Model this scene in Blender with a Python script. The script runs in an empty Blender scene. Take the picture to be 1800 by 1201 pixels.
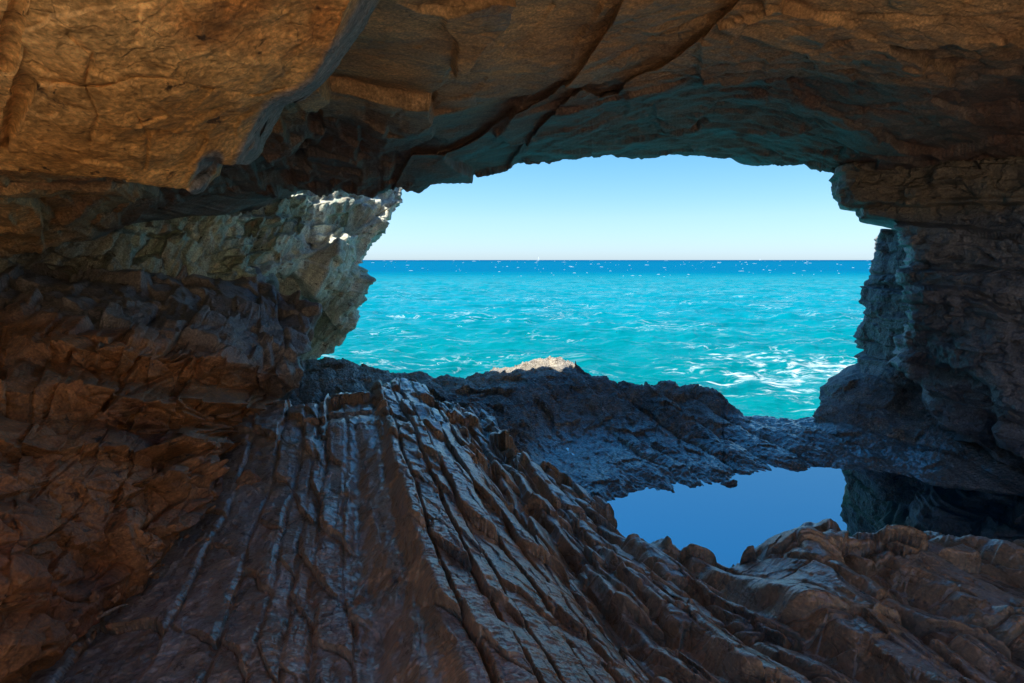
import bpy, math, random
import numpy as np
from concurrent.futures import ThreadPoolExecutor

# ------------------------------------------------------------------ camera, sky, sun, exposure
S = bpy.context.scene
C = S.collection
R = math.radians
CAM_Z = 4.0                      # camera height above the sea
PITCH = math.atan(143.5 / 1000)  # looking slightly down
camd = bpy.data.cameras.new('camera'); cam = bpy.data.objects.new('camera', camd); C.objects.link(cam)
camd.sensor_width = 36; camd.lens = 20; camd.clip_start = 0.05; camd.clip_end = 60000
cam.location = (0, 0, CAM_Z); cam.rotation_euler = (R(90) - PITCH, 0, 0)
S.camera = cam

SUN_DIR = np.array([-0.90, -0.04, 0.0]); SUN_EL = 66
az = math.atan2(SUN_DIR[0], SUN_DIR[1])          # from +Y, clockwise
sx, sy, sz = math.sin(az) * math.cos(R(SUN_EL)), math.cos(az) * math.cos(R(SUN_EL)), math.sin(R(SUN_EL))
w = bpy.data.worlds.new('World'); S.world = w; w.use_nodes = True
nt = w.node_tree; nt.nodes.clear()
sky = nt.nodes.new('ShaderNodeTexSky'); sky.sky_type = 'NISHITA'; sky.sun_disc = False
sky.sun_elevation = R(SUN_EL); sky.sun_rotation = az; sky.air_density = 1.0; sky.dust_density = 0.25; sky.ozone_density = 2.2
hsv = nt.nodes.new('ShaderNodeMix'); hsv.data_type = 'RGBA'; hsv.blend_type = 'MULTIPLY'; hsv.inputs[0].default_value = 1
tc = nt.nodes.new('ShaderNodeTexCoord'); sp_ = nt.nodes.new('ShaderNodeSeparateXYZ'); cr_ = nt.nodes.new('ShaderNodeValToRGB')
nt.links.new(tc.outputs['Generated'], sp_.inputs[0]); nt.links.new(sp_.outputs[2], cr_.inputs[0])
for i_, (p_, c_) in enumerate([(0.0, (0.60, 0.80, 1.20)), (0.07, (0.66, 0.86, 1.08)), (0.19, (0.46, 0.88, 1.08)), (0.45, (0.22, 0.98, 1.42)), (1.0, (0.3, 0.75, 1.1))]):
    e_ = cr_.color_ramp.elements[i_] if i_ < 2 else cr_.color_ramp.elements.new(p_)
    e_.position = p_; e_.color = (*c_, 1)
nt.links.new(cr_.outputs[0], hsv.inputs[7])
bg = nt.nodes.new('ShaderNodeBackground'); bg.inputs[1].default_value = 0.095
wo = nt.nodes.new('ShaderNodeOutputWorld')
nt.links.new(sky.outputs[0], hsv.inputs[6]); nt.links.new(hsv.outputs[2], bg.inputs[0]); nt.links.new(bg.outputs[0], wo.inputs[0])
ld = bpy.data.lights.new('sun', 'SUN'); ld.energy = 5.0; ld.angle = R(0.5); ld.color = (1.0, 0.95, 0.86)
lo = bpy.data.objects.new('sun', ld); C.objects.link(lo)
from mathutils import Vector
lo.rotation_euler = Vector((sx, sy, sz)).to_track_quat('Z', 'Y').to_euler()
S.view_settings.view_transform = 'Standard'; S.view_settings.look = 'None'; S.view_settings.gamma = 1
S.view_settings.exposure = 0.9; S.view_settings.use_curve_mapping = False
S.cycles.use_denoising = True
S.cycles.diffuse_bounces = 6; S.cycles.max_bounces = 10; S.cycles.sample_clamp_indirect = 6.0
RES = 1.3

# ------------------------------------------------------------------ noise (numpy)
F4 = np.float32
POOL = ThreadPoolExecutor(4)
def par(fn, P, *a, n=60000):
    """run fn on chunks of points in threads"""
    ch = [P[i:i + n] for i in range(0, len(P), n)]
    out = list(POOL.map(lambda c: fn(c, *a), ch))
    if isinstance(out[0], tuple): return tuple(np.concatenate([o[k] for o in out]) for k in range(len(out[0])))
    return np.concatenate(out)
def hsh(x, y, z, seed):
    h = (x.astype(np.uint32) * np.uint32(374761393) + y.astype(np.uint32) * np.uint32(668265263)
         + z.astype(np.uint32) * np.uint32(2147483647 - 59) + np.uint32((seed * 974634777) & 0xffffffff))
    h = (h ^ (h >> np.uint32(13))) * np.uint32(1274126177)
    h = (h ^ (h >> np.uint32(15))) * np.uint32(2246822519)
    return h ^ (h >> np.uint32(14))
def u01(h): return (h & np.uint32(0xffffff)).astype(F4) / F4(16777216)
def _perlin(p, seed):
    i = np.floor(p).astype(np.int64); f = (p - i).astype(F4)
    u = f * f * f * (f * (f * 6 - 15) + 10)
    def g(dx, dy, dz):
        h = hsh(i[:, 0] + dx, i[:, 1] + dy, i[:, 2] + dz, seed)
        a = (h & np.uint32(1023)).astype(F4) / 511.5 - 1
        b = ((h >> np.uint32(10)) & np.uint32(1023)).astype(F4) / 511.5 - 1
        c = ((h >> np.uint32(20)) & np.uint32(1023)).astype(F4) / 511.5 - 1
        return a * (f[:, 0] - dx) + b * (f[:, 1] - dy) + c * (f[:, 2] - dz)
    L = lambda a, b, t: a + (b - a) * t
    x0 = L(L(g(0, 0, 0), g(1, 0, 0), u[:, 0]), L(g(0, 1, 0), g(1, 1, 0), u[:, 0]), u[:, 1])
    x1 = L(L(g(0, 0, 1), g(1, 0, 1), u[:, 0]), L(g(0, 1, 1), g(1, 1, 1), u[:, 0]), u[:, 1])
    return L(x0, x1, u[:, 2]) * 1.1
def perlin(P, sc, seed=0):
    """sc: feature size (scalar or per axis)"""
    return par(lambda p: _perlin(p / np.asarray(sc), seed), P)
def fbm(P, sc, oct=4, seed=0, gain=0.5, ridged=False):
    def f(p):
        s = 0; a = 1; q = p / np.asarray(sc)
        for k in range(oct):
            n = _perlin(q, seed + k * 17)
            if ridged: n = 1 - 2 * np.abs(n)
            s = s + n * a; a *= gain; q = q * 2.03 + 11.3
        return s
    return par(f, P)
def worley(P, sc, seed=0):
    """per cell: random offset, three random slopes dotted with the local vector, F1, F2"""
    def f(p):
        q = p / np.asarray(sc); i = np.floor(q).astype(np.int64); n = len(q)
        b1 = np.full(n, 9., F4); b2 = np.full(n, 9., F4); off = np.zeros(n, F4); tl = np.zeros(n, F4)
        for dx in (-1, 0, 1):
            for dy in (-1, 0, 1):
                for dz in (-1, 0, 1):
                    cx, cy, cz = i[:, 0] + dx, i[:, 1] + dy, i[:, 2] + dz
                    h = hsh(cx, cy, cz, seed); h2 = hsh(cx, cy, cz, seed + 91)
                    vx = (q[:, 0] - cx - 0.15 - 0.7 * (h & np.uint32(1023)).astype(F4) / 1023).astype(F4)
                    vy = (q[:, 1] - cy - 0.15 - 0.7 * ((h >> np.uint32(10)) & np.uint32(1023)).astype(F4) / 1023).astype(F4)
                    vz = (q[:, 2] - cz - 0.15 - 0.7 * ((h >> np.uint32(20)) & np.uint32(1023)).astype(F4) / 1023).astype(F4)
                    d = np.abs(vx) ** 2 + np.abs(vy) ** 2 + np.abs(vz) ** 2
                    m = d < b1
                    b2 = np.where(m, b1, np.minimum(b2, d)); b1 = np.where(m, d, b1)
                    ga = (h2 & np.uint32(1023)).astype(F4) / 511.5 - 1
                    gb = ((h2 >> np.uint32(10)) & np.uint32(1023)).astype(F4) / 511.5 - 1
                    gc = ((h2 >> np.uint32(20)) & np.uint32(1023)).astype(F4) / 511.5 - 1
                    tl = np.where(m, ga * vx + gb * vy + gc * vz, tl)
                    off = np.where(m, u01(hsh(cx, cy, cz, seed + 313)), off)
        return off - 0.5, tl, np.sqrt(b1), np.sqrt(b2)
    return par(f, P, n=40000)
def facet(P, sc, seed=0, step=1.0, tilt=1.0, crack=0.0, cw=0.06):
    o, t, a, b = worley(P, sc, seed)
    d = o * step + t * tilt
    if crack: d = d - crack * np.exp(-((b - a) / cw) ** 2)
    return d
def ss(a, b, x):
    t = np.clip((x - a) / (b - a), 0, 1); return t * t * (3 - 2 * t)
def layers(wv, seed, lo, hi, span=(-12, 12)):
    rng = np.random.RandomState(seed); b = [span[0]]
    while b[-1] < span[1]: b.append(b[-1] + lo + (hi - lo) * rng.rand() ** 1.6)
    b = np.array(b); k = np.clip(np.searchsorted(b, wv) - 1, 0, len(b) - 2)
    return k, (wv - b[k]) / (b[k + 1] - b[k]), b[k + 1] - b[k]
def rnd(k, seed, j=0):
    return u01(hsh(np.asarray(k).astype(np.int64), np.asarray(j).astype(np.int64) + 0 * np.asarray(k).astype(np.int64), np.zeros_like(np.asarray(k).astype(np.int64)), seed))
def bricks(B, size, seed, step=1.0, tilt=1.0, groove=0.0, gw=0.012):
    """blocks between three sets of joints: beds of uneven thickness cut into uneven lengths and heights"""
    a, b, c = size
    k, fr, th = layers(B[:, 0], seed, a * 0.4, a * 1.7, (-16, 16))
    lb = b * (0.5 + rnd(k, seed + 1)); u = B[:, 1] / lb + 9 * rnd(k, seed + 2); j = np.floor(u).astype(int); fu = u - j
    lc = c * (0.5 + rnd(k, seed + 3, j)); v = B[:, 2] / lc + 9 * rnd(k, seed + 4, j); l = np.floor(v).astype(int); fv = v - l
    key = k * 7919 + j * 131 + l
    d = (rnd(key, seed + 5) - .5) * step + ((fr - .5) * (rnd(key, seed + 6) * 2 - 1) + (fu - .5) * (rnd(key, seed + 7) * 2 - 1) + (fv - .5) * (rnd(key, seed + 8) * 2 - 1)) * tilt
    if groove:
        e = np.minimum(np.minimum(np.minimum(fr, 1 - fr) * th, np.minimum(fu, 1 - fu) * lb), np.minimum(fv, 1 - fv) * lc); d = d - groove * np.exp(-(e / gw) ** 2)
    return d
def sd(px, py, poly):
    """signed distance in the photo's plane to an open polyline (positive on its left, going along it; y down)"""
    best = np.full(px.shape, 1e9); sg = np.ones(px.shape)
    for (x0, y0), (x1, y1) in zip(poly[:-1], poly[1:]):
        ex, ey = x1 - x0, y1 - y0; L = ex * ex + ey * ey
        t = np.clip(((px - x0) * ex + (py - y0) * ey) / L, 0, 1)
        dx, dy = px - x0 - t * ex, py - y0 - t * ey; d = dx * dx + dy * dy
        m = d < best; best = np.where(m, d, best); sg = np.where(m, np.sign(ey * dx - ex * dy), sg)
    return np.sqrt(best) * sg

# ------------------------------------------------------------------ viewing geometry used to survey the rock
CP, SP = math.cos(PITCH), math.sin(PITCH)
def ray(px, py):
    u = (px - 900) / 1000.; v = (600.5 - py) / 1000.
    return np.stack([u, CP + v * SP, -SP + v * CP], -1)
def topx(P):
    zc = P[:, 1] * CP - P[:, 2] * SP; yc = P[:, 1] * SP + P[:, 2] * CP
    return 900 + 1000 * P[:, 0] / zc, 600.5 - 1000 * yc / zc
class TPS:
    """smooth surface through surveyed points: (px, py, distance); planes are reproduced exactly"""
    def __init__(s, pts, reg=1e-4):
        a = np.array(pts, float); s.x = a[:, :2] / 1000; v = 1 / a[:, 2]; n = len(a)
        K = s.k(s.x, s.x) + reg * np.eye(n); Pm = np.c_[np.ones(n), s.x]
        M = np.block([[K, Pm], [Pm.T, np.zeros((3, 3))]]); s.w = np.linalg.solve(M, np.r_[v, 0, 0, 0])
    def k(s, a, b):
        r2 = ((a[:, None, :] - b[None]) ** 2).sum(-1); return 0.5 * r2 * np.log(r2 + 1e-12)
    def __call__(s, px, py):
        q = np.c_[px.ravel(), py.ravel()] / 1000
        v = par(lambda c: s.k(c, s.x) @ s.w[:-3] + s.w[-3] + c @ s.w[-2:], q)
        return 1 / np.clip(v.reshape(px.shape), 1 / 16., 1 / 0.75)

def smooth_curve(pts, x, jitter=0, seed=0, f=14.):
    a = np.array(pts, float); y = np.interp(x, a[:, 0], a[:, 1])
    if jitter:
        q = np.stack([x / f, 0 * x, 0 * x + seed * 7.7], -1); y = y + jitter * fbm(q, 1.0, 4, seed)
    return y
def spaced(lo, hi, n, inner=None):
    """n samples, three quarters of them inside the inner interval"""
    if inner is None: return np.linspace(lo, hi, n)
    a, b = inner; k = int(n * 0.06)
    return np.r_[lo + (a - lo) * (1 - np.linspace(1, 0, k, endpoint=False) ** 1.5), np.linspace(a, b, n - 2 * k), (b + (hi - b) * np.linspace(0, 1, k + 1)[1:] ** 1.5)]

def mesh_grid(name, P, mat, smooth=True, lift=True, attrs=None):
    r, c = P.shape[:2]
    V = P.reshape(-1, 3).astype(F4).copy()
    if lift: V[:, 2] += CAM_Z
    idx = np.arange(r * c, dtype=np.int32).reshape(r, c)
    q = np.stack([idx[:-1, :-1], idx[:-1, 1:], idx[1:, 1:], idx[1:, :-1]], -1).reshape(-1, 4)
    me = bpy.data.meshes.new(name); me.vertices.add(len(V)); me.vertices.foreach_set('co', V.ravel())
    me.loops.add(q.size); me.loops.foreach_set('vertex_index', q.ravel())
    me.polygons.add(len(q)); me.polygons.foreach_set('loop_start', np.arange(0, q.size, 4, dtype=np.int32))
    me.polygons.foreach_set('use_smooth', np.full(len(q), smooth)); me.update(calc_edges=True)
    me.materials.append(mat)
    for k, v in (attrs or {}).items():
        a = me.attributes.new(k, 'FLOAT', 'POINT'); a.data.foreach_set('value', v.astype(F4).ravel())
    o = bpy.data.objects.new(name, me); C.objects.link(o); return o
def tag(o, label, cat=None, kind=None, group=None):
    o['label'] = label
    if cat: o['category'] = cat
    if kind: o['kind'] = kind
    if group: o['group'] = group
    return o
def normals(P):
    du = np.gradient(P, axis=1); dv = np.gradient(P, axis=0); n = np.cross(du, dv)
    n /= np.linalg.norm(n, axis=-1, keepdims=True) + 1e-12
    flip = (n * P).sum(-1) > 0                      # towards the open side
    s = -1 if flip.mean() > 0.5 else 1
    return n * s
def blur(A, k):
    for ax in (0, 1):
        for _ in range(2):
            B = np.cumsum(np.concatenate([np.repeat(A.take([0], ax), k + 1, ax), A, np.repeat(A.take([-1], ax), k, ax)], ax), ax)
            n = A.shape[ax]; w_ = 2 * k + 1
            A = (B.take(range(w_, w_ + n), ax) - B.take(range(0, n), ax)) / w_
    return A
def soft_normals(P, k):
    """nearly constant direction over a face, so that joints break it into flat pieces"""
    n = blur(normals(blur(P, 3)), k); return n / (np.linalg.norm(n, axis=-1, keepdims=True) + 1e-12)
def fold(P, offs, end=True, k=24, reach=None):
    """carry the sheet on past its rim along a path of offsets, so that the rock has a far side"""
    e = P[-1] if end else P[0]
    prev = np.zeros(3); rows = []
    for o in offs:
        o = np.array(o, float)
        for t in np.linspace(0, 1, k + 1)[1:]:
            q = prev + (o - prev) * t; rows.append(e + (q if reach is None else np.stack([q[0] + 0 * reach, q[1] * reach, q[2] + 0 * reach], -1)))
        prev = o
    rows = np.array(rows)
    return np.concatenate([P, rows]) if end else np.concatenate([rows[::-1], P])

# ------------------------------------------------------------------ materials
def rock(name, cols, dark=(0.03, 0.022, 0.018), strata=None, rough=(0.45, 0.75), spec=0.5, bump=1.0, veins=None, fine=60., spots=0.0, zone=None, pits=0.0, plane=None, coat=0.0, wet=None):
    """cols: colours blended by large and middle noise; strata: (direction, squeeze) for stretched streaks; zone: (colours, axis vector, start, end)"""
    m = bpy.data.materials.new(name); m.use_nodes = True; t = m.node_tree; N = t.nodes; Lk = t.links.new
    b = N['Principled BSDF']; geo = N.new('ShaderNodeNewGeometry')
    def noise(sc, det=6, ro=0.6, vec=None, dist=0.0):
        n = N.new('ShaderNodeTexNoise'); n.inputs['Scale'].default_value = sc; n.inputs['Detail'].default_value = det
        n.inputs['Roughness'].default_value = ro; n.inputs['Distortion'].default_value = dist
        Lk(vec or geo.outputs['Position'], n.inputs['Vector']); return n.outputs['Fac']
    def ramp(fac, stops):
        r = N.new('ShaderNodeValToRGB'); e = r.color_ramp.elements
        for i, (p, c) in enumerate(stops):
            x = e[i] if i < 2 else e.new(p)
            x.position = p; x.color = (*c, 1) if not isinstance(c, (int, float)) else (c, c, c, 1)
        Lk(fac, r.inputs[0]); return r.outputs[0]
    def mix(f, a, c, mode='MIX'):
        x = N.new('ShaderNodeMix'); x.data_type = 'RGBA'; x.blend_type = mode
        for s, v in ((0, f), (6, a), (7, c)):
            if isinstance(v, bpy.types.NodeSocket): Lk(v, x.inputs[s])
            else: x.inputs[s].default_value = v if s == 0 else (*v, 1)
        return x.outputs[2]
    def math_(op, a, c=0.0, clamp=False):
        x = N.new('ShaderNodeMath'); x.operation = op; x.use_clamp = clamp
        for s, v in ((0, a), (1, c)):
            if isinstance(v, bpy.types.NodeSocket): Lk(v, x.inputs[s])
            else: x.inputs[s].default_value = v
        return x.outputs[0]
    vec = geo.outputs['Position']
    if strata is not None:                           # streaks: squeeze along one direction
        d, sq = strata; mp = N.new('ShaderNodeMapping'); mp.vector_type = 'POINT'
        e = Vector(d).to_track_quat('X', 'Z').to_euler()
        mp2 = N.new('ShaderNodeMapping'); mp2.vector_type = 'TEXTURE'; mp2.inputs['Rotation'].default_value = e
        Lk(geo.outputs['Position'], mp2.inputs['Vector']); Lk(mp2.outputs[0], mp.inputs['Vector'])
        mp.inputs['Scale'].default_value = (1 / sq, 1, 1); svec = mp.outputs[0]
    else: svec = vec
    def palette(cols, sh):
        big = noise(0.9 + sh, 7, 0.62, svec, 0.4)
        k = len(cols); lo_, hi_ = 0.34, 0.66
        return ramp(big, [(lo_ + (hi_ - lo_) * i / (k - 1), c) for i, c in enumerate(cols)])
    col = palette(cols, 0.0)
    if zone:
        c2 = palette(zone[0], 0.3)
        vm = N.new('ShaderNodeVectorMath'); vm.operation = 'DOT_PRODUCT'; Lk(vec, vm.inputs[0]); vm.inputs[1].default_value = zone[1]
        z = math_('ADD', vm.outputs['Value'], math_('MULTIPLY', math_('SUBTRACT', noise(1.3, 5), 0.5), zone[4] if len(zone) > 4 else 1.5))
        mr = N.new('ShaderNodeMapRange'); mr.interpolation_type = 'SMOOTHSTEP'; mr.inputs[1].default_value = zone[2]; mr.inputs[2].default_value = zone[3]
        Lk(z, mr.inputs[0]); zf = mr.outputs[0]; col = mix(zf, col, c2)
    if plane:                                        # painted skylight: grey on floor slab tops and the hanging block's edge
        at = N.new('ShaderNodeAttribute'); at.attribute_name = 'skylight_tint'
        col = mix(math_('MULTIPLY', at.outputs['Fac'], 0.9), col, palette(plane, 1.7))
    mid = noise(7, 9, 0.68, svec, 0.6); big_ = ramp(noise(1.1, 3), [(0.42, 0.0), (0.6, 1.0)])
    col = mix(0.85, col, ramp(mid, [(0.3, 0.38), (0.5, 0.95), (0.7, 1.5)]), 'MULTIPLY')
    fin = noise(fine, 5, 0.6)
    col = mix(0.8, col, ramp(fin, [(0.3, 0.45), (0.52, 1.0), (0.72, 1.65)]), 'MULTIPLY')
    if spots:
        sp = noise(9, 5, 0.6, None, 0.8); sf = ramp(sp, [(0.5 + 0.16 * (1 - spots), 0.0), (0.56 + 0.16 * (1 - spots), 1.0)])
        col = mix(math_('MULTIPLY', sf, 0.85), col, dark)
    if veins:
        vo = noise(1.7, 6, 0.55, None, 0.9); v2 = math_('ABSOLUTE', math_('SUBTRACT', vo, 0.5))
        vf = ramp(v2, [(0.0, 1.0), (0.008, 0.0)]); col = mix(math_('MULTIPLY', vf, math_('MULTIPLY', mid, 0.9)), col, veins)
    cr = N.new('ShaderNodeTexVoronoi'); cr.feature = 'DISTANCE_TO_EDGE'; cr.inputs['Scale'].default_value = 3.4
    ad = N.new('ShaderNodeVectorMath'); ad.operation = 'ADD'; nn = N.new('ShaderNodeTexNoise'); nn.inputs['Scale'].default_value = 3; nn.inputs['Detail'].default_value = 5
    Lk(svec, nn.inputs['Vector']); sc_ = N.new('ShaderNodeVectorMath'); sc_.operation = 'SCALE'; sc_.inputs['Scale'].default_value = 0.9
    Lk(nn.outputs['Color'], sc_.inputs[0]); Lk(svec, ad.inputs[0]); Lk(sc_.outputs[0], ad.inputs[1]); Lk(ad.outputs[0], cr.inputs['Vector'])
    cf = ramp(cr.outputs['Distance'], [(0.0, 0.0), (0.035, 1.0)])
    col = mix(math_('MULTIPLY', math_('SUBTRACT', 1.0, cf), math_('MULTIPLY', big_, 0.4)), col, dark)
    Lk(col, b.inputs['Base Color'])
    rg = N.new('ShaderNodeMapRange'); rg.inputs[1].default_value = 0.35; rg.inputs[2].default_value = 0.65
    rg.inputs[3].default_value = rough[0]; rg.inputs[4].default_value = rough[1]; Lk(mid, rg.inputs[0]); rough_ = rg.outputs[0]
    if wet:                                          # soaked rock just above the water
        sz = N.new('ShaderNodeSeparateXYZ'); Lk(vec, sz.inputs[0]); wr = N.new('ShaderNodeMapRange'); wr.interpolation_type = 'SMOOTHSTEP'
        wr.inputs[1].default_value = wet[1]; wr.inputs[2].default_value = wet[0]
        Lk(math_('ADD', sz.outputs[2], math_('MULTIPLY', noise(3, 3), 0.12)), wr.inputs[0])
        Lk(wr.outputs[0], b.inputs['Coat Weight']); b.inputs['Coat Roughness'].default_value = 0.12; coat = None
    Lk(rough_, b.inputs['Roughness'])
    b.inputs['Specular IOR Level'].default_value = spec; 
    if coat: b.inputs['Coat Weight'].default_value = coat; b.inputs['Coat Roughness'].default_value = 0.29
    # small relief
    h = math_('ADD', math_('MULTIPLY', mid, 1.0), math_('MULTIPLY', noise(fine * 0.55, 8, 0.72), 0.42))
    h = math_('ADD', h, math_('MULTIPLY', cf, 0.10))
    if pits:
        pv = N.new('ShaderNodeTexVoronoi'); pv.inputs['Scale'].default_value = 34; Lk(vec, pv.inputs['Vector'])
        h = math_('ADD', h, math_('MULTIPLY', pv.outputs['Distance'], pits))
    bp = N.new('ShaderNodeBump'); bp.inputs['Strength'].default_value = 1.0; bp.inputs['Distance'].default_value = 0.035 * bump
    Lk(h, bp.inputs['Height']); Lk(bp.outputs[0], b.inputs['Normal'])
    return m

STR = (-0.29, 0.957, 0.02)
M_block = rock('ochre_rock', [(0.56, 0.255, 0.07), (0.68, 0.36, 0.12), (0.78, 0.46, 0.18), (0.58, 0.25, 0.075)], rough=(0.65, 0.85), spec=0.25, bump=0.6, fine=55, spots=0.2, plane=[(0.20, 0.20, 0.21), (0.30, 0.30, 0.31), (0.26, 0.25, 0.25)])
M_ceil = rock('ceiling_rock', [(0.42, 0.20, 0.08), (0.56, 0.31, 0.13), (0.62, 0.38, 0.18), (0.36, 0.20, 0.11)], strata=((0.9, 0.4, -0.1), 3.0), rough=(0.5, 0.8), spec=0.4, bump=1.0,
    zone=([(0.10, 0.09, 0.09), (0.18, 0.14, 0.12), (0.15, 0.085, 0.065), (0.19, 0.17, 0.16)], (0.15, 1.0, 0.0), 3.6, 5.2, 1.6))  # dark seaward rock; the zone also paints shade behind the hanging block
M_floor = rock('wet_brown_rock', [(0.20, 0.115, 0.06), (0.36, 0.205, 0.10), (0.44, 0.26, 0.13), (0.24, 0.145, 0.085)], strata=(STR, 2.2), rough=(0.22, 0.42), spec=1.0, bump=0.9,
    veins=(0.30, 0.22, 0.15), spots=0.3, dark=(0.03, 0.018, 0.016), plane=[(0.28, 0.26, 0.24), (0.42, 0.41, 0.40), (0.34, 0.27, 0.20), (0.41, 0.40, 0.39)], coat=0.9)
M_ledge = rock('red_brown_rock', [(0.24, 0.09, 0.04), (0.40, 0.175, 0.065), (0.46, 0.215, 0.085), (0.22, 0.085, 0.045)], strata=(STR, 1.6), rough=(0.4, 0.65), spec=0.5, bump=0.9, veins=(0.4, 0.3, 0.2), spots=0.2,
    zone=([(0.17, 0.15, 0.14), (0.27, 0.235, 0.215), (0.20, 0.17, 0.16)], (0.0, 0.8, 1.0), 6.6, 7.3, 0.8))  # lighter grey zone stands in for skylight on the upper tread
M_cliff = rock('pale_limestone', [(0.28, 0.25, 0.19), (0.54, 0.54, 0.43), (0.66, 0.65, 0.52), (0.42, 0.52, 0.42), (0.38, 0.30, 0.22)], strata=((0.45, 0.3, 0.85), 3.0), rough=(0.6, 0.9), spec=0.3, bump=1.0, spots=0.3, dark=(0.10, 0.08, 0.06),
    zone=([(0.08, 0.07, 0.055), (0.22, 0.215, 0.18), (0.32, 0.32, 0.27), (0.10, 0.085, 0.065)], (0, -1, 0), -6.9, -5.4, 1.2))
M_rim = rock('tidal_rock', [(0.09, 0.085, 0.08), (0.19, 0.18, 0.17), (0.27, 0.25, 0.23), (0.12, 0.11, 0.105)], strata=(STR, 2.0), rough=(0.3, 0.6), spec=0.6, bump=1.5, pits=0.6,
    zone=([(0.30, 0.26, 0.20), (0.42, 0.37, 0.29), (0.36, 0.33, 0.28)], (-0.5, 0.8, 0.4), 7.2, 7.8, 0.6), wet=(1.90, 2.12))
M_pillar = rock('pillar_rock', [(0.05, 0.06, 0.08), (0.11, 0.12, 0.145), (0.19, 0.195, 0.21), (0.08, 0.09, 0.11)], strata=((1, 0.3, 0.04), 3.0), rough=(0.35, 0.6), spec=0.8, bump=1.1, spots=0.35, pits=0.3,
    zone=([(0.08, 0.07, 0.06), (0.17, 0.135, 0.10), (0.21, 0.17, 0.125), (0.11, 0.09, 0.07)], (0, 0, 1), 4.38, 4.55, 0.3))
M_stack = rock('grey_rock', [(0.13, 0.13, 0.135), (0.24, 0.235, 0.23), (0.33, 0.32, 0.30), (0.17, 0.165, 0.16)], strata=((1, 0.3, 0.04), 2.5), rough=(0.55, 0.8), spec=0.4, bump=1.4, pits=0.5, spots=0.2)
M_stone = rock('stone', [(0.28, 0.14, 0.07), (0.40, 0.22, 0.12), (0.34, 0.18, 0.10)], rough=(0.5, 0.7), spec=0.4, bump=0.5)
M_pebble = rock('pebble', [(0.28, 0.22, 0.17), (0.36, 0.29, 0.23), (0.30, 0.24, 0.19)], rough=(0.5, 0.7), spec=0.4, bump=0.3)
M_bounce = rock('bounce_ochre', [(0.78, 0.56, 0.32), (0.84, 0.64, 0.40), (0.80, 0.58, 0.34)], rough=(0.7, 0.9), spec=0.2, bump=1.0)  # pale ochre for the added terrain that bounces warm sun inside

# strike frame of the beds in the floor
DV = np.array([-0.284, 0.958, 0.025]); DV /= np.linalg.norm(DV)
NV = np.array([0.959, 0.284, 0.0])
def bed(P):
    """coordinates across the beds, along them, and up"""
    return np.stack([P @ NV, P @ DV, P[:, 2]], -1)

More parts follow.
